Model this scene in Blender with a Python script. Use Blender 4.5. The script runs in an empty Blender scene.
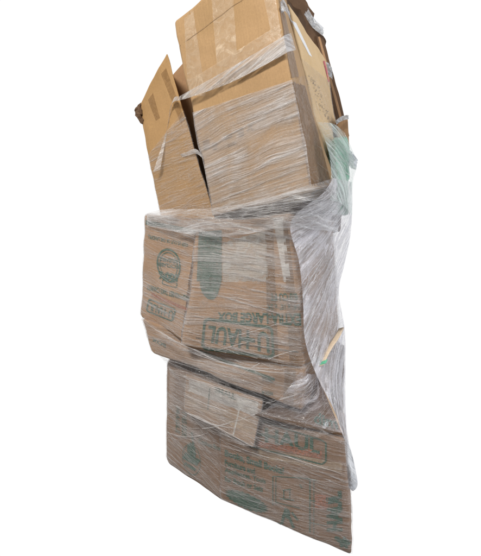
import bpy, bmesh, math, random
from mathutils import Vector, noise, geometry
from mathutils.bvhtree import BVHTree

random.seed(7)
scene = bpy.context.scene
COL = scene.collection

# ------------------------------------------------------------------ camera
F, HY, CX, CZ = 560.0, 240.0, 240.5, 1.07      # focal length in photo pixels, horizon row, centre column, eye height
cam_data = bpy.data.cameras.new("camera")
cam_data.sensor_fit = 'VERTICAL'
cam_data.sensor_height = 24.0
cam_data.lens = F * 24.0 / 556.0
cam_data.shift_y = -(278.0 - HY) / 556.0
cam_data.clip_start = 0.05
cam_data.clip_end = 200
cam = bpy.data.objects.new("camera", cam_data)
cam.location = (0, 0, CZ)
cam.rotation_euler = (math.radians(90), 0, 0)
COL.objects.link(cam)
scene.camera = cam
CAM = Vector((0, 0, CZ))

# ------------------------------------------------------------------ world: white all round; dimming below and behind is invented to shape the light
world = bpy.data.worlds.new("World")
scene.world = world
world.use_nodes = True
nt = world.node_tree
nt.nodes.clear()
wo = nt.nodes.new('ShaderNodeOutputWorld')
bg = nt.nodes.new('ShaderNodeBackground')
tc = nt.nodes.new('ShaderNodeTexCoord')
sx = nt.nodes.new('ShaderNodeSeparateXYZ')
nt.links.new(tc.outputs['Generated'], sx.inputs[0])
def wmap(sock, a, b, lo, hi):
    m = nt.nodes.new('ShaderNodeMapRange')
    m.interpolation_type = 'SMOOTHSTEP'
    m.inputs['From Min'].default_value = a; m.inputs['From Max'].default_value = b
    m.inputs['To Min'].default_value = lo; m.inputs['To Max'].default_value = hi
    nt.links.new(sock, m.inputs['Value'])
    return m.outputs[0]
back = wmap(sx.outputs['Y'], -0.30, 0.22, 0.26, 1.02)
dim_below = wmap(sx.outputs['Z'], -0.85, -0.55, 0.12, 1.0)
mul = nt.nodes.new('ShaderNodeMath'); mul.operation = 'MULTIPLY'
nt.links.new(back, mul.inputs[0]); nt.links.new(dim_below, mul.inputs[1])
bg.inputs['Color'].default_value = (1, 1, 1, 1)
nt.links.new(mul.outputs[0], bg.inputs['Strength'])
nt.links.new(bg.outputs[0], wo.inputs[0])

# ------------------------------------------------------------------ key light
sd = bpy.data.lights.new("key_lamp", 'AREA')
sd.shape = 'RECTANGLE'; sd.size = 0.9; sd.size_y = 0.5
sd.energy = 126
sd.color = (1.0, 0.965, 0.91)
key = bpy.data.objects.new("key_lamp", sd)
key.location = (-1.25, -0.35, 3.1)
key.rotation_euler = (Vector((0.0, 2.1, 1.1)) - key.location).to_track_quat('-Z', 'Y').to_euler()
COL.objects.link(key)

sl_ = bpy.data.lights.new("side_lamp", 'AREA')
sl_.shape = 'RECTANGLE'; sl_.size = 0.7; sl_.size_y = 1.6
sl_.energy = 52
sl_.color = (0.88, 0.92, 1.0)
side = bpy.data.objects.new("side_lamp", sl_)
side.location = (2.6, 0.9, 1.5)
side.rotation_euler = (Vector((0.25, 2.1, 0.9)) - side.location).to_track_quat('-Z', 'Y').to_euler()
COL.objects.link(side)

scene.view_settings.view_transform = 'Standard'
scene.view_settings.look = 'None'
scene.view_settings.exposure = 0.0
scene.view_settings.gamma = 1.0
scene.render.engine = 'CYCLES'
scene.cycles.transparent_max_bounces = 24
scene.cycles.max_bounces = 8
scene.cycles.use_denoising = True

# ------------------------------------------------------------------ materials
def newmat(name):
    m = bpy.data.materials.new(name); m.use_nodes = True
    t = m.node_tree; t.nodes.clear()
    return m, t, t.nodes, t.links

def math_node(N, L, op, a, b=None, clamp=False):
    n = N.new('ShaderNodeMath'); n.operation = op; n.use_clamp = clamp
    for i, v in enumerate((a, b)):
        if v is None: continue
        if isinstance(v, (int, float)): n.inputs[i].default_value = v
        else: L.new(v, n.inputs[i])
    return n.outputs[0]

def maprange(N, L, v, a, b, lo, hi, smooth=False):
    m = N.new('ShaderNodeMapRange')
    if smooth: m.interpolation_type = 'SMOOTHSTEP'
    for k, x in (('From Min', a), ('From Max', b), ('To Min', lo), ('To Max', hi)): m.inputs[k].default_value = x
    L.new(v, m.inputs['Value'])
    return m.outputs[0]

def tex(N, L, vec, scale, detail=3, rough=0.5, dist=0.0):
    n = N.new('ShaderNodeTexNoise')
    n.inputs['Scale'].default_value = scale; n.inputs['Detail'].default_value = detail
    n.inputs['Roughness'].default_value = rough; n.inputs['Distortion'].default_value = dist
    if vec is not None: L.new(vec, n.inputs['Vector'])
    return n.outputs['Fac']

def mixcol(N, L, fac, a, b, mode='MIX'):
    m = N.new('ShaderNodeMix'); m.data_type = 'RGBA'; m.blend_type = mode
    for i, v in ((0, fac), (6, a), (7, b)):
        if isinstance(v, (int, float)): m.inputs[i].default_value = v
        elif isinstance(v, tuple): m.inputs[i].default_value = (*v, 1)
        else: L.new(v, m.inputs[i])
    return m.outputs[2]

def cardboard(name, c1, c2, rough=0.8):
    m, t, N, L = newmat(name)
    out = N.new('ShaderNodeOutputMaterial'); p = N.new('ShaderNodeBsdfPrincipled')
    geo = N.new('ShaderNodeNewGeometry').outputs['Position']
    uv = N.new('ShaderNodeTexCoord').outputs['UV']
    big = tex(N, L, geo, 3.5, 4, 0.6)
    fine = tex(N, L, geo, 160, 3, 0.7)
    su = N.new('ShaderNodeMapping'); L.new(uv, su.inputs[0]); su.inputs['Scale'].default_value = (160, 4, 1)
    fl = tex(N, L, su.outputs[0], 1.0, 2, 0.6)
    f1 = maprange(N, L, big, 0.3, 0.7, 0, 1, True)
    col = mixcol(N, L, f1, c1, c2)
    f2 = maprange(N, L, fine, 0.3, 0.75, 0.9, 1.08)
    f3 = maprange(N, L, fl, 0.25, 0.75, 0.93, 1.05)
    ff = math_node(N, L, 'MULTIPLY', f2, f3)
    sc = tex(N, L, geo, 14, 6, 0.7, 1.5)
    scuff = maprange(N, L, sc, 0.62, 0.72, 1.0, 1.18)
    ff = math_node(N, L, 'MULTIPLY', ff, scuff)
    cc = N.new('ShaderNodeCombineColor')
    for i in range(3): L.new(ff, cc.inputs[i])
    col = mixcol(N, L, 1.0, col, cc.outputs[0], 'MULTIPLY')
    L.new(col, p.inputs['Base Color'])
    p.inputs['Roughness'].default_value = rough
    p.inputs['Specular IOR Level'].default_value = 0.25
    b = N.new('ShaderNodeBump'); b.inputs['Strength'].default_value = 0.35; b.inputs['Distance'].default_value = 0.002
    h = math_node(N, L, 'ADD', fl, sc)
    L.new(h, b.inputs['Height']); L.new(b.outputs[0], p.inputs['Normal'])
    L.new(p.outputs[0], out.inputs[0])
    return m

def plain(name, c, rough=0.6, var=0.15, spec=0.3):
    m, t, N, L = newmat(name)
    out = N.new('ShaderNodeOutputMaterial'); p = N.new('ShaderNodeBsdfPrincipled')
    geo = N.new('ShaderNodeNewGeometry').outputs['Position']
    n = tex(N, L, geo, 70, 5, 0.75)
    f = maprange(N, L, n, 0.35, 0.65, 0, 1)
    col = mixcol(N, L, f, tuple(x * (1 - var) for x in c), tuple(min(1, x * (1 + var)) for x in c))
    L.new(col, p.inputs['Base Color']); p.inputs['Roughness'].default_value = rough
    p.inputs['Specular IOR Level'].default_value = spec
    L.new(p.outputs[0], out.inputs[0])
    return m

def ink(name, c, wear=0.35):
    """printing ink on cardboard, worn through in small flecks"""
    m, t, N, L = newmat(name)
    out = N.new('ShaderNodeOutputMaterial'); p = N.new('ShaderNodeBsdfPrincipled'); tr = N.new('ShaderNodeBsdfTransparent')
    geo = N.new('ShaderNodeNewGeometry').outputs['Position']
    n = tex(N, L, geo, 120, 4, 0.7)
    f = maprange(N, L, n, wear, wear + 0.12, 0.35, 0.92)
    p.inputs['Base Color'].default_value = (*c, 1); p.inputs['Roughness'].default_value = 0.75
    mx = N.new('ShaderNodeMixShader'); L.new(f, mx.inputs[0]); L.new(tr.outputs[0], mx.inputs[1]); L.new(p.outputs[0], mx.inputs[2])
    L.new(mx.outputs[0], out.inputs[0])
    return m

def tape_mat(name, tint, alpha, rough=0.25, spec=0.5):
    """clear packing tape: tinted, glossy, milky where it has air under it"""
    m, t, N, L = newmat(name)
    out = N.new('ShaderNodeOutputMaterial'); p = N.new('ShaderNodeBsdfPrincipled'); tr = N.new('ShaderNodeBsdfTransparent')
    geo = N.new('ShaderNodeNewGeometry').outputs['Position']
    n = tex(N, L, geo, 30, 6, 0.75, 1.2)
    n2 = tex(N, L, geo, 9, 3, 0.6, 2.0)
    f = maprange(N, L, n, 0.4, 0.7, alpha * 0.6, min(1, alpha * 1.6))
    g = maprange(N, L, n2, 0.6, 0.66, 0, 0.35)
    f = math_node(N, L, 'ADD', f, g, True)
    p.inputs['Base Color'].default_value = (*tint, 1); p.inputs['Roughness'].default_value = rough; p.inputs['Specular IOR Level'].default_value = spec
    b = N.new('ShaderNodeBump'); b.inputs['Strength'].default_value = 0.5; b.inputs['Distance'].default_value = 0.003
    L.new(n, b.inputs['Height']); L.new(b.outputs[0], p.inputs['Normal'])
    mx = N.new('ShaderNodeMixShader'); L.new(f, mx.inputs[0]); L.new(tr.outputs[0], mx.inputs[1]); L.new(p.outputs[0], mx.inputs[2])
    L.new(mx.outputs[0], out.inputs[0])
    return m

def film(name, base, streak, tilt, colour=(0.90, 0.865, 0.855), glint=0.6, gloss=0.08, dens=175.0, tilt2=None, crumple_glint=0.0, along='x', pmin=0.3):
    """stretch film: layered clear plastic with drawn-out wrinkles running along the wrapping direction"""
    m, t, N, L = newmat(name)
    out = N.new('ShaderNodeOutputMaterial')
    geo = N.new('ShaderNodeNewGeometry').outputs['Position']
    s = N.new('ShaderNodeSeparateXYZ'); L.new(geo, s.inputs[0])
    run = s.outputs['X'] if along == 'x' else s.outputs['Y']
    wob = tex(N, L, geo, 2.6, 2, 0.5)
    wob = math_node(N, L, 'MULTIPLY', math_node(N, L, 'SUBTRACT', wob, 0.5), 0.07)
    def coord(tl, sz, sr, off):
        a = math_node(N, L, 'MULTIPLY', run, tl)
        zz = math_node(N, L, 'ADD', math_node(N, L, 'ADD', s.outputs['Z'], a), wob)
        c = N.new('ShaderNodeCombineXYZ')
        L.new(math_node(N, L, 'ADD', math_node(N, L, 'MULTIPLY', s.outputs['X'], sr), off), c.inputs[0])
        L.new(math_node(N, L, 'MULTIPLY', s.outputs['Y'], sr), c.inputs[1])
        L.new(math_node(N, L, 'MULTIPLY', zz, sz), c.inputs[2])
        return c.outputs[0]
    if tilt2 is None: tilt2 = tilt + 0.16
    n1 = tex(N, L, coord(tilt, dens * 1.25, 1.6, 0), 1.0, 5, 0.7)
    n2 = tex(N, L, coord(tilt2, dens * 0.7, 2.4, 7.3), 1.0, 5, 0.72)
    n3 = tex(N, L, coord(tilt - 0.05, dens * 0.16, 1.6, 3.1), 1.0, 3, 0.6)
    glare_patch = tex(N, L, geo, 5.0, 4, 0.6, 0.6)
    r1 = maprange(N, L, n1, 0.48, 0.66, 0, streak)
    r2 = maprange(N, L, n2, 0.55, 0.68, 0, streak * 1.3)
    r3 = maprange(N, L, n3, 0.48, 0.7, 0, streak * 0.45)
    d = math_node(N, L, 'ADD', r1, r2); d = math_node(N, L, 'ADD', d, r3)
    d = math_node(N, L, 'MULTIPLY', d, maprange(N, L, glare_patch, 0.36, 0.66, pmin, 1.8))  # milky patches in the opacity stand in for uneven glare
    if True:
        crumple_glint = crumple_glint or 0.16
        cr = tex(N, L, coord(tilt, 34, 14, 1.7), 1.0, 5, 0.75, 1.6)
        d = math_node(N, L, 'ADD', d, maprange(N, L, cr, 0.53, 0.66, 0, crumple_glint))  # pale flecks of opacity painted as glints on crumpled film
    d = math_node(N, L, 'ADD', d, maprange(N, L, glare_patch, 0.3, 0.7, base * (0.5 + pmin * 0.4), base * 1.5))
    d = math_node(N, L, 'MINIMUM', d, 0.94)
    h = math_node(N, L, 'ADD', n1, math_node(N, L, 'MULTIPLY', n2, 1.3))
    h = math_node(N, L, 'ADD', h, math_node(N, L, 'MULTIPLY', n3, 2.2))
    b = N.new('ShaderNodeBump'); b.inputs['Strength'].default_value = 1.0; b.inputs['Distance'].default_value = 0.009
    L.new(h, b.inputs['Height'])
    p = N.new('ShaderNodeBsdfPrincipled'); p.inputs['Base Color'].default_value = (*colour, 1)
    p.inputs['Roughness'].default_value = 0.32; L.new(b.outputs[0], p.inputs['Normal'])
    tl = N.new('ShaderNodeBsdfTranslucent'); tl.inputs[0].default_value = (*colour, 1); L.new(b.outputs[0], tl.inputs['Normal'])
    body = N.new('ShaderNodeMixShader'); body.inputs[0].default_value = 0.25
    L.new(p.outputs[0], body.inputs[1]); L.new(tl.outputs[0], body.inputs[2])
    tr = N.new('ShaderNodeBsdfTransparent'); tr.inputs[0].default_value = (0.98, 0.98, 0.98, 1)
    mx = N.new('ShaderNodeMixShader'); L.new(d, mx.inputs[0]); L.new(tr.outputs[0], mx.inputs[1]); L.new(body.outputs[0], mx.inputs[2])
    g = N.new('ShaderNodeBsdfGlossy'); g.inputs['Roughness'].default_value = 0.17; L.new(b.outputs[0], g.inputs['Normal'])
    gm = N.new('ShaderNodeMixShader')
    L.new(maprange(N, L, n2, 0.5, 0.7, gloss * 0.25, gloss * (1 + 2.5 * glint)), gm.inputs[0])
    L.new(mx.outputs[0], gm.inputs[1]); L.new(g.outputs[0], gm.inputs[2])
    L.new(gm.outputs[0], out.inputs[0])
    return m

M = {}
M['tan'] = cardboard('tan_cardboard', (0.36, 0.225, 0.108), (0.42, 0.265, 0.135))
M['orange_tan'] = cardboard('orange_tan_cardboard', (0.37, 0.22, 0.092), (0.43, 0.26, 0.118))
M['brown'] = cardboard('brown_cardboard', (0.34, 0.20, 0.105), (0.42, 0.26, 0.148))
M['shaded_brown'] = cardboard('shaded_brown_cardboard', (0.205, 0.12, 0.07), (0.27, 0.165, 0.10))  # bottom tier: brown lowered so its colour carries the light falling off
M['pale'] = cardboard('pale_yellow_cardboard', (0.62, 0.43, 0.22), (0.70, 0.50, 0.28))
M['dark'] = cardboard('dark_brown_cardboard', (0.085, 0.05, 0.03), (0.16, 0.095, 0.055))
M['edge'] = cardboard('cut_cardboard_edge', (0.45, 0.31, 0.18), (0.56, 0.40, 0.25))
M['green_ink'] = ink('green_ink', (0.028, 0.095, 0.06), 0.33)
M['faint_green_ink'] = ink('faint_green_ink', (0.035, 0.10, 0.068), 0.38)
M['orange_ink'] = ink('orange_ink', (0.36, 0.135, 0.07), 0.42)
M['panel_ink'] = ink('pale_green_ink', (0.10, 0.15, 0.12), 0.36)
M['grey_ink'] = ink('grey_ink', (0.10, 0.09, 0.07), 0.42)
M['pink_ink'] = ink('pink_ink', (0.6, 0.12, 0.16), 0.4)
M['tape'] = tape_mat('clear_packing_tape', (0.66, 0.50, 0.34), 0.38)
M['brown_tape'] = tape_mat('brown_packing_tape', (0.24, 0.14, 0.07), 0.8, 0.35, 0.15)
M['light_tape'] = tape_mat('light_brown_tape', (0.30, 0.17, 0.07), 0.4, 0.35, 0.2)
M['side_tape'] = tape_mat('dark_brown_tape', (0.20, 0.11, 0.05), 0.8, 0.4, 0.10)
M['brown_ink'] = ink('faded_brown_ink', (0.25, 0.155, 0.08), 0.30)
M['white_tape'] = tape_mat('white_tape', (0.78, 0.76, 0.72), 0.75)
M['milky_tape'] = tape_mat('milky_packing_tape', (0.66, 0.67, 0.63), 0.42)
M['paper'] = plain('white_paper', (0.78, 0.77, 0.76), 0.6, 0.06)
M['wood'] = plain('pale_wood', (0.60, 0.48, 0.35), 0.6, 0.15)
M['green_plastic'] = plain('green_plastic', (0.10, 0.40, 0.24), 0.25, 0.45, 0.5)
M['film_top'] = film('film_over_top', 0.24, 0.38, -0.30, tilt2=-0.42, glint=0.7, dens=150)
M['film_sidebrown'] = film('film_over_tape', 0.0, 0.10, -0.5, tilt2=0.6, glint=1.2, gloss=0.03, along='y')
M['film_waist'] = film('film_waist', 0.04, 0.19, 0.25, tilt2=0.4, glint=1.0)
M['film_left'] = film('film_over_leaning_carton', 0.05, 0.16, -0.5, tilt2=-0.35, glint=0.5)
M['film_mid'] = film('film_over_middle', 0.11, 0.33, 0.04, glint=0.8)
M['film_midleft'] = film('film_over_middle_left', 0.10, 0.32, 0.5, tilt2=0.3, glint=0.8)
M['film_low'] = film('film_over_bottom', 0.08, 0.22, 0.12, tilt2=0.34, glint=0.5)
M['film_lowleft'] = film('film_over_bottom_left', 0.09, 0.26, 0.85, tilt2=0.55, glint=0.5)
M['film_pale'] = film('film_clear', 0.04, 0.12, 0.6, tilt2=0.9, along='y')
M['film_side'] = film('film_curtain', 0.24, 1.0, -0.75, tilt2=-1.1, colour=(0.93, 0.91, 0.96), glint=1.6, gloss=0.16, crumple_glint=0.75, along='y', dens=140, pmin=0.5)
M['film_sideclear'] = film('film_curtain_clear', 0.05, 0.26, -0.75, tilt2=-1.0, colour=(0.84, 0.81, 0.87), glint=1.2, gloss=0.10, crumple_glint=0.22, along='y', dens=80)
M['film_green'] = film('film_green_tinted', 0.10, 0.55, 0.7, tilt2=0.9, colour=(0.74, 0.87, 0.81), glint=1.0, gloss=0.12, along='y', dens=80)
M['film_shoulder'] = film('film_shoulder', 0.12, 0.48, -0.12, tilt2=0.25, colour=(0.82, 0.81, 0.82), glint=1.3, gloss=0.14, crumple_glint=0.22, dens=90)
M['film_fold'] = film('film_folds', 0.42, 0.5, 0.1, glint=1.0, gloss=0.15)
M['film_band'] = film('film_band', 0.35, 0.5, -0.62, tilt2=-0.75, colour=(0.88, 0.84, 0.82), glint=1.0, gloss=0.12, dens=110)
M['film_tail'] = film('film_tail', 0.55, 0.5, 1.2, colour=(0.82, 0.86, 0.92), glint=1.4, gloss=0.2, crumple_glint=0.5)

# ------------------------------------------------------------------ helpers
def nvec(p):
    return Vector((noise.noise(p), noise.noise(p + Vector((31.7, 4.2, 9.1))), noise.noise(p + Vector((7.9, 53.3, 21.4)))))
def P(px, py, d):
    return Vector(((px - CX) * d / F, d, CZ - (py - HY) * d / F))
def D(px):
    return 2.03 / (1 + 0.000625 * (px - CX))
def pt(a):
    return P(a[0], a[1], a[2] if len(a) > 2 else D(a[0]))

def link(name, verts, faces, mat, parent=None, uvs=None, smooth=True):
    me = bpy.data.meshes.new(name)
    me.from_pydata([tuple(v) for v in verts], [], faces)
    me.validate()
    me.update()
    if smooth:
        for p in me.polygons: p.use_smooth = True
    if uvs is not None:
        l = me.uv_layers.new(name='UVMap')
        for p in me.polygons:
            for li in p.loop_indices:
                l.data[li].uv = uvs[me.loops[li].vertex_index]
    me.materials.append(mat)
    o = bpy.data.objects.new(name, me)
    COL.objects.link(o)
    if parent:
        o.parent = parent
        o.matrix_parent_inverse = parent.matrix_world.inverted()
    return o

def thing(name, label, cat, loc, group=None):
    o = bpy.data.objects.new(name, None)
    o.empty_display_size = 0.05
    COL.objects.link(o)
    o.location = loc
    o['label'] = label; o['category'] = cat
    if group: o['group'] = group
    bpy.context.view_layer.update()
    return o

def solid_from_grid(P3, nu, nv, thick, nrm=None):
    """P3: list of (nu+1)*(nv+1) points -> verts, faces of a closed thin sheet"""
    def idx(i, j): return j * (nu + 1) + i
    n = len(P3); V = list(P3); Fc = []
    for j in range(nv):
        for i in range(nu):
            Fc.append((idx(i, j), idx(i + 1, j), idx(i + 1, j + 1), idx(i, j + 1)))
    return V, Fc

class Carton:
    def __init__(self, name, label, q, vl, vr, mat, r=0.012, dent=0.006, bulge=0.0, n=34, seed=0, group=None, cat='box', freq=5.0, vb=None):
        TL, TR, BR, BL = [pt(a) for a in q]
        vl = Vector((vl[0], vl[1], vl[2] if len(vl) > 2 else 0)); vr = Vector((vr[0], vr[1], vr[2] if len(vr) > 2 else 0))
        self.c = dict(TL=TL, TR=TR, BR=BR, BL=BL, tl=TL + vl, tr=TR + vr, br=BR + (Vector(vb) if vb else vr), bl=BL + vl)
        self.seed = seed; self.dent = dent; self.bulge = bulge; self.freq = freq
        self.h = (((TR - TL).length + (BR - BL).length) / 4, ((vl.length + vr.length) / 4), ((TL - BL).length + (TR - BR).length) / 4)
        self.r = min(r, min(self.h) * 0.6)
        self.ctr = sum(self.c.values(), Vector()) / 8
        base = min(v.z for v in self.c.values())
        self.root = thing(name, label, cat, (self.ctr.x, self.ctr.y, base), group)
        V, Fc, UV = self.surface(n, 0.0)
        self.body = link('carton_body', V, Fc, mat, self.root, UV)
        self.bvh = BVHTree.FromPolygons(V, Fc)
        BOXES.append(self)
    def tri(self, u, w, v):            # u left-right, w front-back, v bottom-top, each -1..1
        c = self.c
        a, b, e = (u + 1) / 2, (w + 1) / 2, (v + 1) / 2
        ft = c['TL'].lerp(c['TR'], a); fb = c['BL'].lerp(c['BR'], a)
        bt = c['tl'].lerp(c['tr'], a); bb = c['bl'].lerp(c['br'], a)
        return fb.lerp(ft, e).lerp(bb.lerp(bt, e), b)
    def surface(self, n, off, keep=None, wr=0.0, side=None):
        """rounded, dented closed surface; off = offset outwards in metres"""
        key, V, Fc, UV = {}, [], [], []
        h = self.h; r = self.r + off
        H = [x + off for x in h]
        def vert(p):
            k = tuple(round(x, 5) for x in p)
            if k in key: return key[k]
            m = Vector([p[i] * H[i] for i in range(3)])
            q = Vector([max(-(H[i] - r), min(H[i] - r, m[i])) for i in range(3)])
            dlt = m - q
            nn = dlt.normalized() if dlt.length > 1e-9 else Vector((0, 0, 1))
            m2 = q + nn * r
            u = [m2[i] / h[i] for i in range(3)]
            X = self.tri(u[0], u[1], u[2])
            # bulge of panels
            b = self.bulge * (1 - min(1, p[0] ** 2)) * (1 - min(1, p[2] ** 2)) if abs(p[1]) > 0.99 else 0
            dirv = (X - self.ctr).normalized()
            if abs(p[1]) > 0.99: dirv = Vector((0, -1 if p[1] < 0 else 1, 0))
            s = Vector((self.seed * 3.7, self.seed * 1.3, 0))
            nv = nvec(X * self.freq + s) * self.dent + nvec(X * self.freq * 3.2 + s) * self.dent * 0.45
            X = X + nv + dirv * b
            if wr:
                Z = Vector((X.x * 3, X.y * 3, (X.z + 0.1 * X.x) * 28))
                X = X + dirv * (max(0, 0.35 + noise.noise(Z + s)) * wr)
            key[k] = len(V); V.append(X)
            UV.append((m.x if abs(p[0]) < 0.999 else m.y, m.z if abs(p[2]) < 0.999 else m.y))
            return key[k]
        # denser sampling near edges
        def samples(hh):
            e = min(0.4, self.r / hh)
            a = [-1, -1 + e * 0.3, -1 + e * 0.65, -1 + e]
            k = max(4, int(n * min(1, hh / 0.2)))
            mid = [-1 + e + (2 - 2 * e) * i / k for i in range(1, k)]
            return a + mid + [-x for x in reversed(a)]
        S = [samples(x) for x in h]
        h = self.h
        for ax in range(3):
            a1, a2 = [i for i in range(3) if i != ax]
            for sgn in (-1, 1):
                if side == 'right' and not (ax == 0 and sgn > 0): continue
                if side == 'others' and ax == 0 and sgn > 0: continue
                for i in range(len(S[a1]) - 1):
                    for j in range(len(S[a2]) - 1):
                        ids = []
                        for (ii, jj) in ((i, j), (i + 1, j), (i + 1, j + 1), (i, j + 1)):
                            p = [0, 0, 0]; p[ax] = sgn; p[a1] = S[a1][ii]; p[a2] = S[a2][jj]
                            ids.append(vert(p))
                        flip = (sgn > 0) ^ (ax == 1)
                        ids = tuple(ids) if flip else tuple(reversed(ids))
                        if off and ((ax == 2 and sgn < 0) or (ax != 2 and S[2][j] < -1 + self.r / h[2] * 0.5)): continue
                        if keep is not None:
                            c = sum((V[k] for k in ids), Vector()) / 4
                            if not keep(proj(c), c): continue
                        Fc.append(ids)
        return V, Fc, UV
    def film(self, mat, off=0.0037, cut=None, wr=0.002, n=44, name='stretch_film', side=None):
        V, Fc, UV = self.surface(n, off, None, wr, side)
        if cut:
            bm = bmesh.new(); vs = [bm.verts.new(v) for v in V]
            for f in Fc:
                try: bm.faces.new([vs[i] for i in f])
                except ValueError: pass
            a, b = P(cut[0], cut[1], 2.0), P(cut[2], cut[3], 2.0)
            no = (a - CAM).cross(b - CAM).normalized()
            if no.z < 0: no = -no
            bmesh.ops.bisect_plane(bm, geom=bm.verts[:] + bm.edges[:] + bm.faces[:], plane_co=CAM, plane_no=no, clear_outer=True)
            bm.verts.index_update()
            V = [v.co.copy() for v in bm.verts]; Fc = [tuple(v.index for v in f.verts) for f in bm.faces]; bm.free()
        # keep only used verts
        used = sorted({i for f in Fc for i in f}); mp = {k: i for i, k in enumerate(used)}
        V = [V[i] for i in used]; Fc = [tuple(mp[i] for i in f) for f in Fc]
        self.filmobj = link(name, V, Fc, mat, self.root)
        self.fV, self.fF = V, Fc
        FILMS.append(self)

BOXES, FILMS, SHEETS = [], [], []
def proj(p):
    return (CX + p.x * F / p.y, HY - (p.z - CZ) * F / p.y)

def cast(bvh, px, py, off):
    d = P(px, py, 1.0) - CAM
    hit, nrm, i, dist = bvh.ray_cast(CAM, d.normalized())
    if hit is None: return None
    if nrm.dot(d) > 0: nrm = -nrm
    return hit + nrm * off

def quadpt(q, a, b):     # q TL,TR,BR,BL ; a right, b down
    t = (q[0][0] + (q[1][0] - q[0][0]) * a, q[0][1] + (q[1][1] - q[0][1]) * a)
    u = (q[3][0] + (q[2][0] - q[3][0]) * a, q[3][1] + (q[2][1] - q[3][1]) * a)
    return (t[0] + (u[0] - t[0]) * b, t[1] + (u[1] - t[1]) * b)

def lay(box, name, q, mat, off=0.0007, nu=24, nv=24, rag=0.0, label=None, parent=None):
    """a strip or label stuck on the surface of a carton; q is where its corners lie"""
    V, ok = [], []
    for j in range(nv + 1):
        for i in range(nu + 1):
            a, b = i / nu, j / nv
            if rag:
                if i in (0, nu): a += rag * noise.noise(Vector((j * 0.9, i, box.seed + q[0][0])))
                if j in (0, nv): b += rag * noise.noise(Vector((i * 0.9, j + 5, box.seed + q[0][1])))
            x, y = quadpt(q, a, b)
            h = cast(box.bvh, x, y, off)
            ok.append(h is not None); V.append(h if h is not None else Vector())
    Fc = []
    for j in range(nv):
        for i in range(nu):
            f = (j * (nu + 1) + i, j * (nu + 1) + i + 1, (j + 1) * (nu + 1) + i + 1, (j + 1) * (nu + 1) + i)
            if all(ok[k] for k in f): Fc.append(tuple(reversed(f)))
    used = sorted({i for f in Fc for i in f}); mp = {k: i for i, k in enumerate(used)}
    if not Fc: return None
    o = link(name, [V[i] for i in used], [tuple(mp[i] for i in f) for f in Fc], mat, parent or box.root)
    if label: o['label'] = label
    return o

def text2d(body, bold=0.0, spacing=1.0):
    cu = bpy.data.curves.new('lettering', 'FONT')
    cu.body = body; cu.size = 1.0; cu.offset = bold; cu.space_character = spacing; cu.resolution_u = 3
    cu.space_line = 0.95
    ob = bpy.data.objects.new('lettering', cu); COL.objects.link(ob)
    bpy.context.view_layer.update()
    me = bpy.data.meshes.new_from_object(ob.evaluated_get(bpy.context.evaluated_depsgraph_get()))
    bpy.data.objects.remove(ob); bpy.data.curves.remove(cu)
    bm = bmesh.new(); bm.from_mesh(me); bpy.data.meshes.remove(me)
    bmesh.ops.remove_doubles(bm, verts=bm.verts, dist=1e-5)
    bmesh.ops.triangulate(bm, faces=bm.faces)
    for _ in range(2):
        long = [e for e in bm.edges if e.calc_length() > 0.22]
        if long: bmesh.ops.subdivide_edges(bm, edges=long, cuts=1)
        bmesh.ops.triangulate(bm, faces=bm.faces)
    V = [(v.co.x, v.co.y) for v in bm.verts]; bm.verts.index_update()
    Fc = [tuple(v.index for v in f.verts) for f in bm.faces]
    bm.free()
    x0 = min(v[0] for v in V); x1 = max(v[0] for v in V); y0 = min(v[1] for v in V); y1 = max(v[1] for v in V)
    return [((x - x0) / (x1 - x0), 1 - (y - y0) / (y1 - y0)) for x, y in V], Fc

def printed(box, name, shapes, mat, off=0.0024, parent=None, label=None):
    """ink on a carton; shapes = list of (points in 0..1, faces, quad)"""
    V, Fc = [], []
    for pts, faces, q in shapes:
        b0 = len(V); ok = []
        for a, b in pts:
            x, y = quadpt(q, a, b)
            h = cast(box.bvh, x, y, off)
            ok.append(h is not None); V.append(h if h is not None else box.ctr)
        for f in faces:
            if all(ok[k] for k in f): Fc.append(tuple(b0 + k for k in f))
    if not Fc: return None
    used = sorted({i for f in Fc for i in f}); mp = {k: i for i, k in enumerate(used)}
    o = link(name, [V[i] for i in used], [tuple(mp[i] for i in f) for f in Fc], mat, parent or box.root, smooth=False)
    if label: o['label'] = label
    return o

def words(s, q, bold=0.03, flip=False):
    p, f = text2d(s, bold)
    if flip: q = (q[2], q[3], q[0], q[1])
    return (p, f, q)

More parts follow.
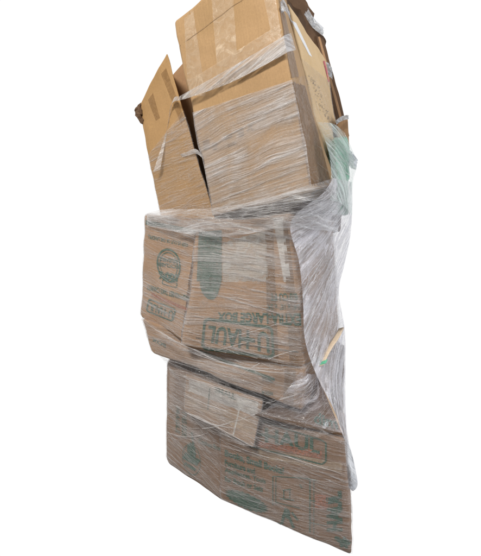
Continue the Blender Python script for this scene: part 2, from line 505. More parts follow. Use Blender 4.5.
def ring(q, wx, wy, rad=0.12, n=6, arcs=None):
    """rounded rectangular outline filling the quad"""
    def outline(ix, iy, r):
        out = []
        for cx, cy, a0 in ((1 - ix - r * 0.5, iy + r, -90), (1 - ix - r * 0.5, 1 - iy - r, 0), (ix + r * 0.5, 1 - iy - r, 90), (ix + r * 0.5, iy + r, 180)):
            for k in range(n + 1):
                a = math.radians(a0 + 90 * k / n)
                out.append((cx + r * 0.5 * math.cos(a), cy + r * math.sin(a)))
        return out
    o = outline(0, 0, rad); i = outline(wx, wy, max(0.02, rad - wy * 0.6))
    # densify straight runs
    def dens(a):
        out = []
        for k in range(len(a)):
            p, qn = a[k], a[(k + 1) % len(a)]
            out.append(p)
            L_ = math.hypot(qn[0] - p[0], qn[1] - p[1])
            m = 10 if L_ > 0.25 else 0
            for t in range(1, m): out.append((p[0] + (qn[0] - p[0]) * t / m, p[1] + (qn[1] - p[1]) * t / m))
        return out
    oo = []; ii = []
    for k in range(len(o)):
        k2 = (k + 1) % len(o); L_ = math.hypot(o[k2][0] - o[k][0], o[k2][1] - o[k][1])
        m = 10 if L_ > 0.25 else 1
        for t in range(m):
            oo.append((o[k][0] + (o[k2][0] - o[k][0]) * t / m, o[k][1] + (o[k2][1] - o[k][1]) * t / m))
            ii.append((i[k][0] + (i[k2][0] - i[k][0]) * t / m, i[k][1] + (i[k2][1] - i[k][1]) * t / m))
    N_ = len(oo)
    return (oo + ii, [(k, (k + 1) % N_, N_ + (k + 1) % N_, N_ + k) for k in range(N_)], q)

def disc(q, n=36, spikes=0.0, inner=None, wob=0.0):
    pts = []; faces = []
    R = []
    for k in range(n):
        a = 2 * math.pi * k / n
        r = 0.5 * (1 - (spikes if k % 2 else 0)) * (1 + wob * noise.noise(Vector((math.cos(a) * 1.5, math.sin(a) * 1.5, q[0][0]))))
        R.append((a, r))
    if inner:
        for a, r in R: pts.append((0.5 + r * math.cos(a), 0.5 + r * math.sin(a)))
        for a, r in R: pts.append((0.5 + r * inner * math.cos(a), 0.5 + r * inner * math.sin(a)))
        faces = [(k, (k + 1) % n, n + (k + 1) % n, n + k) for k in range(n)]
    else:
        m = 4
        pts.append((0.5, 0.5))
        for s in range(1, m + 1):
            for a, r in R: pts.append((0.5 + r * s / m * math.cos(a), 0.5 + r * s / m * math.sin(a)))
        faces = [(0, 1 + k, 1 + (k + 1) % n) for k in range(n)]
        for s in range(m - 1):
            o = 1 + s * n
            faces += [(o + k, o + n + k, o + n + (k + 1) % n, o + (k + 1) % n) for k in range(n)]
    return (pts, faces, q)

def bar(q, nu=8, nv=2):
    pts = [(i / nu, j / nv) for j in range(nv + 1) for i in range(nu + 1)]
    faces = [(j * (nu + 1) + i, j * (nu + 1) + i + 1, (j + 1) * (nu + 1) + i + 1, (j + 1) * (nu + 1) + i) for j in range(nv) for i in range(nu)]
    return (pts, faces, q)

def seg(x0, y0, x1, y1, w):
    """a printed line from one point to another, w wide (photo pixels)"""
    dx, dy = x1 - x0, y1 - y0; l = math.hypot(dx, dy) or 1
    nx, ny = -dy / l * w / 2, dx / l * w / 2
    return bar(((x0 - nx, y0 - ny), (x1 - nx, y1 - ny), (x1 + nx, y1 + ny), (x0 + nx, y0 + ny)), 6, 1)

def cr(p0, p1, p2, p3, t):
    return 0.5 * ((2 * p1) + (p2 - p0) * t + (2 * p0 - 5 * p1 + 4 * p2 - p3) * t * t + (3 * p1 - p0 - 3 * p2 + p3) * t ** 3)
def spline(pts, n):
    out = []
    m = len(pts)
    for k in range(n + 1):
        f = k / n * (m - 1); i = min(int(f), m - 2); t = f - i
        out.append(cr(pts[max(0, i - 1)], pts[i], pts[i + 1], pts[min(m - 1, i + 2)], t))
    return out

def sheet(name, rows, mat, parent, nu=60, nv=90, amp=0.006, fr=(6, 6, 30), tilt=0.0, seed=0, ragged=0.0, along=0):
    """loose film: a lofted sheet through rows of points with real wrinkles"""
    R = [spline([pt(a) for a in r], nu) for r in rows]
    cols = [spline([r[i] for r in R], nv) for i in range(nu + 1)]
    V = []
    for j in range(nv + 1):
        for i in range(nu + 1):
            X = cols[i][j]
            q = X[along] * tilt
            w = noise.noise(Vector((X.x * fr[0], X.y * fr[1], (X.z + q) * fr[2])) + Vector((seed, 0, 0)))
            w2 = noise.noise(Vector((X.x * fr[0] * 2.5, X.y * fr[1] * 2.5, (X.z + q * 1.3) * fr[2] * 2.3)) + Vector((seed, 3, 0)))
            e = 1.0
            n = (CAM - X).normalized()
            V.append(X + n * (w * amp + w2 * amp * 0.5) * e)
    Fc = []
    for j in range(nv):
        for i in range(nu):
            if ragged and (i < 2 or j < 1 or i > nu - 3 or j > nv - 2) and noise.noise(Vector((i * 0.35, j * 0.35, seed + 9))) > ragged - 0.5:
                continue
            Fc.append((j * (nu + 1) + i, (j + 1) * (nu + 1) + i, (j + 1) * (nu + 1) + i + 1, j * (nu + 1) + i + 1))
    o = link(name, V, Fc, mat, parent)
    if name in ('side_curtain', 'shoulder_film', 'waist_film', 'flap_film', 'green_tinted_film'):
        class S_: pass
        t = S_(); t.fV, t.fF, t.filmobj = V, Fc, o
        SHEETS.append(t)
    return o

def ribbon_mesh(paths):
    """paths: list of (points, width list) -> ribbons bent to a shallow ridge"""
    V, Fc = [], []
    for pts, ws in paths:
        b = len(V); m = len(pts)
        for k in range(m):
            t = (pts[min(m - 1, k + 1)] - pts[max(0, k - 1)])
            view = (CAM - pts[k]).normalized()
            s = t.cross(view)
            s = s.normalized() if s.length > 1e-9 else Vector((0, 0, 1))
            w = ws[k] / 2
            V += [pts[k] - s * w, pts[k] + view * w * 0.7, pts[k] + s * w]
        for k in range(m - 1):
            a = b + 3 * k
            Fc += [(a, a + 1, a + 4, a + 3), (a + 1, a + 2, a + 5, a + 4)]
    return V, Fc

def logo_words(q, flip=False, bold=0.03):
    if flip: q = (q[2], q[3], q[0], q[1])
    def sub(a, b, c=0.0, d=1.0): return (quadpt(q, a, c), quadpt(q, b, c), quadpt(q, b, d), quadpt(q, a, d))
    return [words('U', sub(0, 0.19), bold), words('HAUL', sub(0.33, 1), bold), bar(sub(0.235, 0.40, 0.40, 0.60), 3, 2)]

# ================================================================== THE STACK
GRP = 'cartons of the wrapped pallet stack'
LOGO = (0.035, 0.10, 0.065)

# ---- topmost tall carton
A = Carton('moving_box', 'tall plain tan carton with clear tape strips, topmost at the front of the stack',
           ((174, 21, 2.10), (267, -58, 1.90), (313, 190, 1.87), (214, 216, 2.10)), (-0.0, .40), (.088, .40), M['tan'], r=0.012, dent=0.009, seed=1, group=GRP, vb=(.138, .40, .055))
lay(A, 'packing_tape', ((184, 15), (193, 9), (206, 96), (188, 96)), M['tape'], rag=0.04)
lay(A, 'packing_tape', ((211, -8), (232, -22), (238, 68), (217, 66)), M['tape'], rag=0.03)
lay(A, 'packing_tape', ((184, 84), (280, 24), (283, 38), (186, 98)), M['tape'], off=0.0012, nu=40, rag=0.05)
lay(A, 'packing_tape', ((258, -30), (270, -40), (284, 55), (277, 60)), M['tape'], off=0.0012)
lay(A, 'edge_tape', ((279, 8), (285, 14), (299, 77), (291, 78)), M['brown_tape'], off=0.001, rag=0.06)
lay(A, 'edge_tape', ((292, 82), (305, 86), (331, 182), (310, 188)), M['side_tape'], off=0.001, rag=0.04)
printed(A, 'crease', [seg(180, 46, 236, 4, 0.4), seg(236, 4, 278, -22, 0.4)], M['brown_ink'])
printed(A, 'faded_marks', [bar(((203, 141), (209, 139), (210, 148), (204, 150))), bar(((212, 143), (217, 142), (217, 149), (213, 150))), bar(((224, 136), (232, 133), (232, 137), (225, 140))),
    bar(((236, 130), (243, 127), (244, 135), (240, 137))), seg(247, 131, 252, 124, 1.8), seg(248, 124, 253, 130, 1.6), bar(((228, 144), (236, 141), (236, 144), (228, 147)))], M['brown_ink'])

# ---- leaning carton at the left
B = Carton('moving_box', 'open orange tan carton leaning left with a pointed upper corner',
           ((138.5, 107, 2.36), (167, 53, 2.20), (215, 219, 2.17), (161, 220, 2.33)), (-.0, .28), (-.02, .30), M['orange_tan'], r=0.006, dent=0.006, seed=2, group=GRP)
lay(B, 'packing_tape', ((161, 74), (166, 68), (185, 120), (181, 124)), M['light_tape'], nu=6)
lay(B, 'packing_tape', ((148, 100), (153, 93), (160, 118), (156, 121)), M['light_tape'], nu=6)
# torn rolled corner
def crushed(name, box, pts, mat, w, seed):
    c = [pt(a) for a in pts]; V, Fc = [], []; n = 10
    c = spline(c, 14)
    for k, X in enumerate(c):
        for j in range(n):
            a = 2 * math.pi * j / n
            r = w * (0.7 + 0.6 * noise.noise(Vector((k * .6, math.cos(a) * 1.2, math.sin(a) + seed)))) * (1 - 0.75 * abs(k / 7 - 1) ** 2)
            V.append(X + Vector((math.cos(a) * r, math.sin(a) * r, 0.25 * r * math.sin(3 * a))))
    for k in range(len(c) - 1):
        for j in range(n):
            Fc.append((k * n + j, k * n + (j + 1) % n, (k + 1) * n + (j + 1) % n, (k + 1) * n + j))
    Fc.append(tuple(range(n))); Fc.append(tuple(reversed([(len(c) - 1) * n + j for j in range(n)])))
    return link(name, V, Fc, mat, box.root, smooth=False)
crushed('crushed_corner', B, ((141, 103, 2.352), (138.5, 112, 2.352), (142.5, 124, 2.352)), M['dark'], 0.021, 2)

# ---- narrow dark carton in the gap
C3 = Carton('moving_box', 'narrow shaded brown carton in the gap between the leaning carton and the tall one',
            ((171, 76, 2.47), (185, 60, 2.43), (222, 205, 2.43), (196, 205, 2.47)), (0, .05), (0, .05), M['brown'], r=0.004, dent=0.004, seed=3, group=GRP, n=20)

# ---- pale carton, right side
C = Carton('moving_box', 'pale yellow carton with small printed characters behind the tall top carton',
           ((289, 3, 2.33), (325, 60, 2.80), (349, 190, 2.70), (334, 200, 2.30)), (-.30, .20), (-.25, .12), M['pale'], r=0.008, dent=0.008, seed=4, group=GRP)
lay(C, 'paper_label', ((291, 20), (296, 23), (312, 57), (309, 55)), M['paper'], nu=8)
rows_txt = []
rnd = random.Random(3)
for k in range(13):
    y = 76 + k * 3.7 + rnd.uniform(-.5, .5)
    x0 = 305.5 + k * 1.35 + rnd.uniform(0, 4); x1 = 316 + k * 1.5 + rnd.uniform(-3, 3)
    x = x0
    while x < x1:
        yy = y + (x - x0) * 0.9
        for _ in range(rnd.randint(1, 3)):
            xa, ya = x + rnd.uniform(0, 1.2), yy + rnd.uniform(-1, 1)
            rows_txt.append(seg(xa, ya, xa + rnd.uniform(.2, 1.3), ya + rnd.uniform(-.8, 1.3), 0.35))
        x += rnd.uniform(1.9, 3.4)
printed(C, 'printed_characters', rows_txt, M['grey_ink'])
printed(C, 'pink_mark', [seg(323.5, 61, 327, 74, 1.6), seg(325, 66, 328.5, 82, 1.0)], M['pink_ink'])

# ---- dark cartons at the very back
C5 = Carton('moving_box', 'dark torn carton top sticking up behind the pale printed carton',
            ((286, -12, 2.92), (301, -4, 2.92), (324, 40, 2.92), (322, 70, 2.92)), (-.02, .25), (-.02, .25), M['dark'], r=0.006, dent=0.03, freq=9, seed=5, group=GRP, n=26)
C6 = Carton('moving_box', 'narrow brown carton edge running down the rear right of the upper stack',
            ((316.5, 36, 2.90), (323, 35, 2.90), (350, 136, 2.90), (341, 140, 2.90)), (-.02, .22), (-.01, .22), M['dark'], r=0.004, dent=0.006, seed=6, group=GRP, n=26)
lay(C6, 'edge_strip', ((318, 37), (320, 36.5), (346, 132), (343.5, 133)), M['brown'], nu=4)
C7 = Carton('moving_box', 'small brown carton corner beside the green plastic bag',
            ((337, 122, 2.60), (348, 114, 2.60), (351, 160, 2.60), (340, 160, 2.60)), (-.02, .2), (-.01, .2), M['brown'], r=0.004, dent=0.005, seed=7, group=GRP, n=16)
Gb = Carton('plastic_bag', 'green plastic bag squeezed under the film on the right of the stack',
            ((334, 140, 2.28), (349, 135, 2.42), (350, 214, 2.38), (338, 208, 2.22)), (0, .2), (-.02, .25), M['green_plastic'], r=0.03, dent=0.02, freq=9, seed=8, cat='bag', n=30)

# ---- middle tier
Fx = Carton('moving_box', 'large brown moving carton in the middle with upside down extra-large lettering',
            ((198.5, 221, 2.085), (289, 214, 1.965), (304, 371, 1.955), (182, 346, 2.10)), (0, .40), (.225, .40), M['brown'], r=0.016, dent=0.010, bulge=0.012, seed=9, group=GRP, vb=(.195, .39, 0))
E = Carton('moving_box', 'brown moving carton left of the extra-large one with a round green badge',
           ((146, 213.5, 2.30), (204, 221, 2.115), (189, 346, 2.125), (140.5, 317, 2.33)), (-.02, .28), (-.03, .30), M['brown'], r=0.014, dent=0.009, seed=10, group=GRP)
G = Carton('moving_box', 'squashed low brown carton beneath the extra-large moving carton',
           ((141.5, 319, 2.28), (304, 366, 1.962), (301, 412, 1.97), (152, 352, 2.25)), (-.0, .33), (.18, .36), M['brown'], r=0.012, dent=0.010, seed=11, group=GRP)

q = ((206, 318), (274, 331), (273, 359), (200, 349))
logo_q = ((203, 318.5), (273.5, 327), (275, 357), (201, 345))
# printed on the extra-large carton (all upside down)
printed(Fx, 'printed_logo', [ring(((204, 317), (273, 326), (275, 359), (201, 349)), 0.035, 0.09, 0.16),
        *logo_words(((209, 325), (269, 332), (270, 353), (206, 342)), True)], M['green_ink'])
printed(Fx, 'printed_lettering', [words('EXTRA-LARGE BOX', ((218, 312), (300, 313), (301, 326), (217, 321)), 0.035, True),
        words('6.0 CU FT', ((270, 293), (297, 293), (298, 301), (271, 301)), 0.03, True),
        words('24" x 18" x 24"', ((266, 304), (299, 304), (300, 310), (267, 310)), 0.01, True)], M['green_ink'])
printed(Fx, 'printed_panel', [bar(((199, 232), (222, 230), (222, 281), (197, 281)), 10, 14), disc(((200, 266), (221, 266), (221, 300), (200, 298)), 24, wob=0.15)], M['panel_ink'])
lay(Fx, 'milky_tape', ((222, 243), (266, 230), (268, 281), (223, 282)), M['milky_tape'], off=0.0012, rag=0.02)
lay(Fx, 'packing_tape', ((265, 226), (273, 222), (279, 370), (268, 370)), M['brown_tape'], off=0.0012, nu=6)
lay(Fx, 'packing_tape', ((273, 218), (283, 216), (291, 282), (284, 282)), M['white_tape'], off=0.0012, nu=6)
lay(Fx, 'edge_tape', ((283, 220), (287, 220), (304, 370), (290, 370)), M['brown_tape'], off=0.0012, nu=8)
printed(Fx, 'panel_edge', [bar(((196, 337), (303, 352), (303, 353.4), (196, 338.4)), 20, 1)], M['grey_ink'])

# printed on the left carton
def sl(x0, y0, x1, y1, h, s, bold=0.02, flip=True):   # text whose top edge runs x0,y0 - x1,y1
    return words(s, ((x0, y0), (x1, y1), (x1, y1 + h), (x0, y0 + h)), bold, flip)
printed(E, 'printed_logo', [ring(((149, 298), (177, 309), (173, 322), (146, 311)), 0.05, 0.10, 0.18),
        *logo_words(((150, 302), (174, 311), (173, 319), (149, 310)), True)], M['green_ink'])
printed(E, 'printed_stripe', [bar(((152, 292), (192, 310), (191, 313), (151, 296)), 10, 2)], M['orange_ink'])
printed(E, 'printed_badge', [disc(((157, 246), (182, 251), (180, 286), (157, 279)), 40, inner=0.88),
        disc(((160, 250), (179, 254), (177, 282), (160, 276)), 40, inner=0.93),
        sl(159, 270.5, 178, 274, 8, '100%', 0.06), sl(158, 262, 180, 265, 4, 'RECYCLABLE', 0.03), sl(160, 256.5, 178, 260, 4, 'REUSABLE', 0.03),
        ring(((163, 279), (178, 283), (177, 288), (162, 284)), 0.05, 0.12, 0.2)], M['green_ink'])
printed(E, 'printed_lettering', [sl(147, 284, 189, 296, 5.5, 'HIGH HONEST TAKE CHARITY', 0.03),
        sl(148, 234.5, 188, 243, 4, 'KEEP US OUT OF THE LANDFILL', 0.02)], M['green_ink'])
printed(E, 'printed_edge_band', [bar(((146, 220), (198, 230), (198, 233.5), (146, 224.5)), 16, 2)], M['green_ink'])
lay(E, 'carton_seam', ((196.5, 226), (199, 226), (183.5, 343), (180.5, 343)), M['dark'], nu=3, nv=40, off=0.0012, rag=0.3)

printed(G, 'printed_band', [bar(((200, 350), (275, 378), (275, 381), (200, 353)), 20, 1)], M['green_ink'])
printed(G, 'printed_lettering', [sl(262, 377, 273, 379, 4, 'SMALL', 0.03), sl(262, 390, 273, 392, 4, 'MEDIUM', 0.02), sl(152, 337, 166, 344, 4, 'BOX', 0.04)], M['faint_green_ink'])
lay(G, 'packing_tape', ((285, 368), (296, 370), (293, 409), (283, 404)), M['brown_tape'], nu=6)

Carton('moving_box', 'added rear carton, coloured dark as painted shade in the gap between the top and middle tiers',
       ((203, 196, 2.50), (345, 175, 2.40), (341, 232, 2.44), (203, 236, 2.50)), (0, .2), (0, .2), M['dark'], r=0.01, dent=0.006, seed=21, group=GRP, n=16)  # added to fill the gap; its dark colour stands in for shade
Carton('moving_box', 'added rear carton, coloured dark as painted shade in the gap above the flattened light brown box',
       ((190, 362, 2.44), (343.5, 345, 2.30), (344, 450, 2.28), (190, 450, 2.44)), (0, .12), (0, .12), M['dark'], r=0.01, dent=0.006, seed=22, group=GRP, n=16)  # added backing carton, dark cardboard colour used as the gap's shadow
# ---- bottom tier
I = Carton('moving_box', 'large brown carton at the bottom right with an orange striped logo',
           ((222, 413, 2.09), (344, 438, 1.905), (352, 557, 1.90), (221, 500, 2.085)), (0, .34), (.06, .30), M['shaded_brown'], r=0.012, dent=0.006, bulge=0.008, seed=12, group=GRP)
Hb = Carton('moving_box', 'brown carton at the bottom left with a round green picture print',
            ((166, 361, 2.30), (223, 388, 2.115), (227, 505, 2.105), (167, 464, 2.26)), (0, .30), (0, .32), M['shaded_brown'], r=0.026, dent=0.006, seed=13, group=GRP)
J = Carton('flattened_box', 'light brown flat carton leaning below the squashed carton, its upper half white with tape',
           ((185, 374, 2.165), (263, 402, 1.995), (252.5, 447, 1.99), (184, 411, 2.155)), (0, .025), (0, .025), M['brown'], r=0.005, dent=0.006, seed=14, group=GRP)
lay(J, 'white_tape', ((186, 378), (262, 403), (259, 418), (186, 390)), M['white_tape'], rag=0.1)
lay(J, 'packing_tape', ((187, 395), (257, 420), (255, 436), (187, 404)), M['tape'])
lay(J, 'tape_strip', ((240.8, 400), (242.2, 401), (233.6, 437), (232.4, 436)), M['white_tape'], nu=3, off=0.0012)
printed(J, 'faint_lettering', [sl(215, 386, 236, 394, 6, 'SMALL', 0.03, False), seg(210, 388, 208, 410, 1.0)], M['faint_green_ink'])

printed(Hb, 'printed_picture', [disc(((183, 440), (202, 449), (200, 479), (182, 470)), 36, inner=0.93), seg(184, 455, 199, 463, 7), seg(185, 463, 196, 470, 3),
        disc(((188, 440), (196, 444), (197, 462), (186, 456)), 20, spikes=0.1), seg(192, 432, 194, 446, 2)], M['faint_green_ink'])
printed(Hb, 'printed_lettering', [words('THIS SIDE', ((187, 412), (187, 438), (182, 436), (182, 410)), 0.03), words('FRAGILE', ((180, 408), (180, 434), (176, 432), (176, 406)), 0.03),
        words('Kitchen Box', ((199, 438), (221, 446), (221, 451), (199, 443)), 0.03)], M['faint_green_ink'])
printed(I, 'printed_stripe', [bar(((257, 441), (322, 451), (322, 459), (257, 446)), 16, 3), bar(((315, 494), (328, 495), (328, 510), (315, 507)), 4, 4)], M['orange_ink'])
printed(I, 'printed_logo', [*logo_words(((238, 422), (320, 438), (320, 454), (238, 437))),
        seg(252, 418, 322, 440, 1.4), seg(322, 440, 326, 443, 1.6), seg(326, 443, 326, 461, 1.8), seg(326, 461, 322, 464, 1.6), seg(322, 464, 250, 446, 1.4)], M['green_ink'])
printed(I, 'printed_lettering', [words('Books, Small Books!', ((225, 449), (284, 467), (284, 476), (225, 457)), 0.04),
        words('Furniture and', ((225, 459), (255, 468), (255, 474), (225, 465)), 0.03),
        words("Appliances, Tools", ((225, 467), (266, 479), (266, 485), (225, 473)), 0.03),
        words('for Book or Sets', ((225, 475), (263, 486), (263, 492), (225, 481)), 0.03)], M['green_ink'])
printed(I, 'printed_starburst', [disc(((223, 484), (268, 500), (270, 518), (226, 501)), 44, spikes=0.14)], M['green_ink'])
fig = [seg(273, 476, 273, 505, 0.9), seg(276, 477, 276, 504, 0.7), seg(273, 476, 305, 478, 0.9), seg(276, 502, 300, 508, 0.8), seg(310, 478, 310, 532, 1.3), seg(314, 480, 314, 534, 0.7),
       seg(305, 478, 317, 480, 1.0), seg(283, 490, 291, 489, 1.2), seg(284, 490, 284, 498, 0.9), seg(290, 489, 290, 498, 0.9), seg(280, 498, 294, 500, 1.2), seg(300, 484, 302, 488, 1.4),
       disc(((283, 508), (291, 509), (291, 518), (283, 517)), 16, wob=0.4), seg(284, 515, 281, 528, 3), seg(289, 516, 295, 530, 2.6), seg(292, 512, 298, 520, 2), seg(278, 522, 298, 534, 0.9),
       seg(310, 500, 316, 501, 0.8), seg(310, 522, 328, 526, 0.8)]
printed(I, 'printed_diagram', fig, M['green_ink'])
printed(I, 'printed_emblem', [words('HAUL', ((327, 531), (326, 493), (342, 490), (343, 531)), 0.06), disc(((336, 534), (348, 536), (349, 548), (338, 545)), 20, wob=0.9), seg(330, 512, 343, 508, 1.2)], M['faint_green_ink'])
lay(I, 'packing_tape', ((252, 446), (345, 464), (345, 473), (252, 457)), M['tape'])
# opened flap standing behind the front edge
fl = [pt((255, 416, 1.985)), pt((344, 437, 1.925)), pt((319, 375, 2.12)), pt((298, 396, 2.12))]
nrm = (fl[1] - fl[0]).cross(fl[2] - fl[1]).normalized() * 0.006
def slab(name, pts, nrm, mat, parent, n=14):
    V, Fc = [], []
    for s in (0, 1):
        for j in range(n + 1):
            for i in range(n + 1):
                X = pts[0].lerp(pts[1], i / n).lerp(pts[3].lerp(pts[2], i / n), j / n)
                X = X + nvec(X * 8) * 0.006 + nrm * s
                V.append(X)
    m = (n + 1) ** 2
    for s in (0, 1):
        for j in range(n):
            for i in range(n):
                f = [s * m + j * (n + 1) + i, s * m + j * (n + 1) + i + 1, s * m + (j + 1) * (n + 1) + i + 1, s * m + (j + 1) * (n + 1) + i]
                Fc.append(tuple(f if s else reversed(f)))
    for i in range(n):
        for (a, b) in ((i, i + 1), (n * (n + 1) + i + 1, n * (n + 1) + i), ((i + 1) * (n + 1), i * (n + 1)), (i * (n + 1) + n, (i + 1) * (n + 1) + n)):
            Fc.append((a, b, m + b, m + a))
    return link(name, V, Fc, mat, parent), V, Fc
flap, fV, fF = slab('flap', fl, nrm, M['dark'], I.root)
class Tmp: pass
FB = Tmp(); FB.bvh = BVHTree.FromPolygons(fV, fF); FB.root = I.root; FB.ctr = fV[0]; FB.seed = 1
printed(FB, 'printed_lettering', [words('dim', ((314, 412), (336, 418), (338, 430), (314, 424)), 0.03)], M['faint_green_ink'], parent=flap)
lay(FB, 'flap_edge', ((317.5, 376), (320, 376), (345, 434), (342.5, 435)), M['edge'], nu=3, off=0.002, parent=flap)

# ---- film hugging each carton
def below(x0, y0, x1, y1):
    return lambda p, X: p[1] > y0 + (p[0] - x0) * (y1 - y0) / (x1 - x0) + 1.2 * noise.noise(Vector((p[0] * .15, 0, 0)))
A.film(M['film_top'], cut=(188, 114, 297, 78), wr=0.004, side='others')
A.film(M['film_sidebrown'], cut=(188, 114, 297, 78), wr=0.004, side='right')
B.film(M['film_left'], cut=(140, 165, 185, 108))
C.film(M['film_pale'], cut=(280, 40, 340, 90))
Gb.film(M['film_green'])
Fx.film(M['film_mid'], wr=0.003); E.film(M['film_midleft']); G.film(M['film_mid'], wr=0.004)
J.film(M['film_mid'])
I.film(M['film_low'], wr=0.003); Hb.film(M['film_lowleft'])

# ---- loose film: one wrap bridging the tiers
wrap = thing('stretch_wrap', 'crumpled clear stretch wrap bridging the tiers and hanging down the right side of the stack', 'plastic wrap', (0.3, 2.1, 0.3))
sheet('side_curtain', [
    [(333, 178, 1.97), (343, 180, 2.15), (351.5, 182, 2.33)],
    [(322, 194, 1.87), (340, 198, 2.1), (352.5, 202, 2.4)],
    [(291, 222, 1.95), (325, 226, 2.08), (350.5, 235, 2.4)],
    [(299, 262, 1.953), (325, 265, 2.09), (344.5, 264, 2.36)],
    [(303, 300, 1.953), (322, 298, 2.08), (339, 292, 2.34)],
    [(305, 340, 1.952), (325, 338, 2.08), (345, 332, 2.32)],
    [(316, 374, 1.97), (330, 376, 2.05), (345.5, 385, 2.25)],
    [(334, 410, 1.93), (340, 414, 2.00), (346, 420, 2.1)],
    [(343, 436, 1.90), (346, 442, 1.95), (348, 445, 2.0)]], M['film_side'], wrap, nu=60, nv=150, amp=0.010, fr=(8, 8, 44), tilt=-0.9, seed=1, along=1)
sheet('green_tinted_film', [
    [(318, 122, 2.10), (334, 124, 2.3), (345, 133, 2.5)],
    [(328, 150, 2.02), (342, 148, 2.2), (356.5, 162, 2.45)],
    [(331, 172, 1.98), (343, 176, 2.12), (353, 182, 2.35)],
    [(330, 200, 1.96), (342, 204, 2.1), (352, 215, 2.36)]], M['film_green'], wrap, nu=40, nv=70, amp=0.008, fr=(12, 12, 40), tilt=0.8, seed=5, along=1)
sheet('shoulder_film', [
    [(165, 209, 2.27), (212, 208, 2.075), (265, 199, 1.935), (311, 185, 1.85), (334, 178, 1.98)],
    [(148, 213, 2.27), (205, 218, 2.04), (265, 212, 1.91), (314, 197, 1.83), (337, 196, 2.0)],
    [(147, 218, 2.27), (200, 224, 2.05), (262, 224, 1.94), (300, 214, 1.88), (338, 212, 2.05)],
    [(147, 226, 2.28), (200, 236, 2.05), (235, 236, 2.0), (285, 228, 1.91), (338, 232, 2.1)]], M['film_shoulder'], wrap, nu=120, nv=40, amp=0.010, fr=(9, 9, 34), seed=2)
sheet('waist_film', [
    [(143, 318, 2.27), (181, 343, 2.07), (225, 358, 2.0), (303, 366, 1.935)],
    [(143.5, 326, 2.25), (181, 352, 2.05), (225, 368, 1.99), (303, 380, 1.935)],
    [(151, 346, 2.24), (182, 362, 2.07), (235, 386, 1.97), (301, 398, 1.94)],
    [(167.5, 366, 2.22), (190, 376, 2.10), (245, 402, 1.96), (300, 414, 1.93)],
    [(169.5, 380, 2.23), (190, 388, 2.12), (250, 414, 1.96), (320, 424, 1.93)],
    [(167.5, 408, 2.24), (195, 424, 2.12), (254, 447, 1.972), (343, 431, 1.895)]], M['film_waist'], wrap, nu=110, nv=90, amp=0.008, fr=(7, 7, 34), tilt=0.25, seed=3)
sheet('flap_film', [
    [(300, 372, 1.93), (310, 374, 1.97), (319, 374, 2.08)],
    [(280, 398, 1.93), (310, 402, 1.95), (331, 404, 1.98)],
    [(258, 414, 1.945), (305, 424, 1.91), (344, 434, 1.895)]], M['film_sideclear'], wrap, nu=50, nv=40, amp=0.007, fr=(9, 9, 34), tilt=-0.5, seed=4)
# band across the top carton, twisting into a rope at its left end
bandrows = []
top = [(160, 170, 2.28), (168, 128, 2.26), (173, 100, 2.2), (180, 96, 2.12), (187, 92, 2.068), (230, 68, 1.984), (277, 40, 1.880), (285, 35, 1.895), (291, 33, 2.03)]
bot = [(153, 172, 2.28), (166, 132, 2.26), (171, 105, 2.2), (181, 100, 2.12), (188, 98, 2.068), (232, 82, 1.984), (281, 56, 1.875), (288, 52, 1.89), (296, 50, 2.03)]
sheet('diagonal_band', [top, bot], M['film_band'], wrap, nu=140, nv=14, amp=0.003, fr=(8, 8, 60), tilt=-0.6, seed=6)
sheet('knotted_strand', [[(176, 156, 2.26), (186, 152, 2.2), (196, 149, 2.15), (206, 160, 2.1)], [(177, 159, 2.26), (187, 156, 2.2), (197, 154, 2.15), (208, 164, 2.1)]], M['film_fold'], wrap, nu=40, nv=6, amp=0.008, fr=(40, 40, 60), seed=8)
# crumpled tail hanging at the lower right, and ends at the top
sheet('hanging_tail', [
    [(344, 436, 1.93), (346, 438, 1.97), (348, 441, 2.0)],
    [(345, 455, 1.96), (349, 452, 2.0), (353, 458, 2.03)],
    [(347, 478, 1.97), (352, 476, 1.96), (357.5, 481, 2.02)],
    [(349, 488, 1.98), (353, 491, 2.0), (356.5, 488, 2.02)]], M['film_tail'], wrap, nu=40, nv=60, amp=0.016, fr=(24, 24, 20), seed=9)
for nm, r in (('torn_film_end', [[(280, 2, 1.9), (284, 0, 1.92), (290, 12, 2.0)], [(281, 14, 1.9), (286, 12, 1.92), (292, 24, 2.05)]]),
              ('torn_film_end', [[(308, 8, 2.85), (314, 18, 2.85), (324, 28, 2.85)], [(304, 14, 2.85), (312, 27, 2.85), (324, 37, 2.85)]]),
              ('torn_film_end', [[(319, 66, 2.85), (327, 62, 2.85), (332, 68, 2.85)], [(322, 78, 2.85), (328, 76, 2.85), (333, 80, 2.85)]]),
              ('torn_film_end', [[(335, 121, 2.55), (342, 116, 2.55), (349, 115, 2.55)], [(336, 125, 2.55), (342, 121, 2.55), (349, 119, 2.55)]]),
              ('torn_film_end', [[(350, 150, 2.4), (354, 154, 2.4), (358, 160, 2.4)], [(346, 160, 2.4), (351, 168, 2.4), (356, 170, 2.4)]])):
    sheet(nm, r, M['film_tail'], wrap, nu=30, nv=22, amp=0.022, fr=(34, 34, 42), ragged=0.45, seed=int(r[0][0][0]))

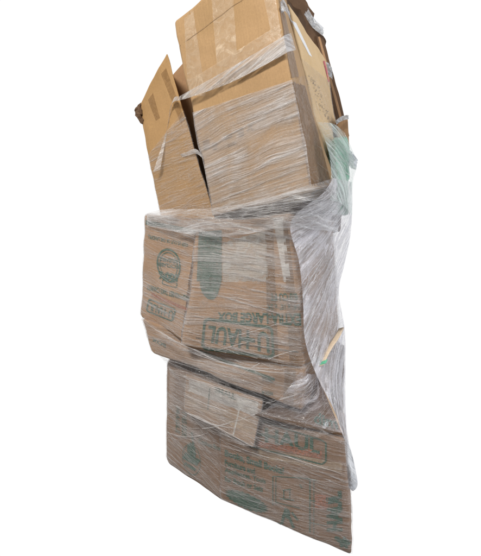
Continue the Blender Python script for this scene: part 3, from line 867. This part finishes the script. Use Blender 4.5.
# lath caught under the film
ls = thing('wooden_lath', 'short pale wooden lath with a green mark, slanting under the film on the right side', 'wooden strip', pt((330, 350, 2.0)))
a0, a1 = pt((320, 366, 2.0)), pt((341.5, 329, 2.20))
sv = Vector((0.012, 0, 0.003))
lath, lV, lF = slab('lath_body', [a0 - sv, a0 + sv, a1 + sv * .8, a1 - sv * .8], Vector((0, 0.008, 0.004)), M['wood'], ls, n=6)
mk = [a0.lerp(a1, 0.08) - sv * 1.0, a0.lerp(a1, 0.08) + sv * 1.0, a0.lerp(a1, 0.17) + sv, a0.lerp(a1, 0.17) - sv]
slab('green_mark', [m + Vector((0, -0.012, -0.003)) for m in mk], Vector((0, 0.003, 0)), M['green_plastic'], ls, n=3)

# ---- gathered folds and wrinkles of the film, laid on the surface and kept with the carton they hug
allV, allF, owner = [], [], []
FILMS += SHEETS
for b in FILMS:
    o = len(allV); allV += b.fV
    for f in b.fF:
        allF.append(tuple(o + k for k in f)); owner.append(b)
BV = BVHTree.FromPolygons(allV, allF)
folds = {id(b): [] for b in FILMS}
def hitb(px, py, off):
    d = (P(px, py, 1.0) - CAM).normalized()
    h, nn, i, _ = BV.ray_cast(CAM, d)
    if h is None: return None, None
    if nn.dot(d) > 0: nn = -nn
    return h + nn * off, owner[i]
def fold(x0, y0, x1, y1, w, sag=0.0, wander=1.0, n=None, off=0.002):
    L_ = math.hypot(x1 - x0, y1 - y0); n = n or max(6, int(L_ / 3))
    s = random.random() * 100; cur, cb, ws = [], None, []
    def flush():
        if cb is not None and len(cur) > 2: folds[id(cb)].append((list(cur), list(ws)))
    for k in range(n + 1):
        t = k / n
        x = x0 + (x1 - x0) * t; y = y0 + (y1 - y0) * t + sag * 4 * t * (1 - t) + wander * noise.noise(Vector((t * L_ * 0.03, s, 0))) + 0.25 * wander * noise.noise(Vector((t * L_ * 0.2, s, 3)))
        h, b = hitb(x, y, off)
        if b is not cb or (h is not None and cur and (h - cur[-1]).length > 0.05):
            flush(); cur, ws = [], []; cb = b
        if h is not None:
            cur.append(h); ws.append(max(0.0003, w * (0.25 + 0.75 * math.sin(math.pi * min(1, max(0, t)))) * (0.6 + 0.8 * abs(noise.noise(Vector((t * L_ * 0.1, s, 9)))))))
    flush()
R = random.uniform
def many(cnt, xr, yr, slope, ln, wr, sag=(0, 0), inside=None):
    for _ in range(cnt):
        x = R(*xr); y = R(*yr); l = R(*ln); s = R(*slope)
        if inside and not inside(x, y): continue
        fold(x - l / 2, y - s * l / 2, x + l / 2, y + s * l / 2, R(*wr) * 0.00072, R(*sag), 1.4)
many(520, (190, 322), (85, 215), (-.33, -.20), (30, 120), (0.3, 1.1), inside=lambda x, y: y > 114 - (x - 188) * .33)
many(60, (140, 210), (120, 214), (-.7, -.35), (15, 50), (0.4, 1.1))
many(110, (143, 200), (214, 345), (.1, .4), (20, 50), (0.5, 1.4))
many(200, (195, 303), (222, 370), (-.08, .12), (30, 90), (0.4, 1.4))
many(110, (145, 303), (320, 412), (.15, .45), (40, 110), (0.5, 2.2), (0, 4))
many(110, (168, 262), (372, 447), (.25, .55), (30, 80), (0.5, 1.9))
many(70, (168, 225), (410, 500), (.3, 1.0), (20, 60), (0.4, 1.4))
many(90, (300, 348), (232, 330), (-1.1, -.7), (10, 34), (0.4, 1.6))
many(90, (304, 346), (300, 430), (-1.6, -.9), (8, 28), (0.4, 1.8))
many(60, (322, 353), (150, 232), (.6, 1.1), (8, 26), (0.4, 1.6))
many(90, (148, 335), (205, 236), (-.15, .12), (20, 70), (0.4, 1.8))
many(50, (262, 344), (385, 436), (-.6, .2), (15, 50), (0.4, 1.6))
many(170, (222, 350), (425, 550), (.05, .3), (30, 90), (0.4, 1.2))
# the strongest gathered lines seen in the photograph
for a in ((182, 345, 303, 372, 4.0, 9), (183, 348, 300, 366, 2.6, 10), (143, 320, 183, 346, 3.0, 1), (186, 412, 252, 446, 3.0, -2), (170, 372, 262, 410, 2.4, -4), (185, 376, 262, 401, 2.0, 0),
          (168, 400, 240, 428, 2.6, 6), (222, 440, 300, 462, 2.0, 4), (185, 428, 262, 410, 3.0, 6), (255, 446, 344, 474, 2.2, 0), (165, 430, 212, 430, 2.6, 7),
          (186, 395, 258, 424, 2.6, 0), (200, 352, 262, 336, 1.6, 3), (225, 338, 303, 318, 2.0, 0), (262, 405, 300, 392, 2.2, 0), (240, 376, 303, 350, 2.4, -5)):
    fold(a[0], a[1], a[2], a[3], a[4] * 0.0017, a[5], 1.5, off=0.004)
for b in FILMS:
    if folds[id(b)]:
        V, Fc = ribbon_mesh(folds[id(b)])
        link('film_wrinkles', V, Fc, M['film_fold'], b.filmobj)
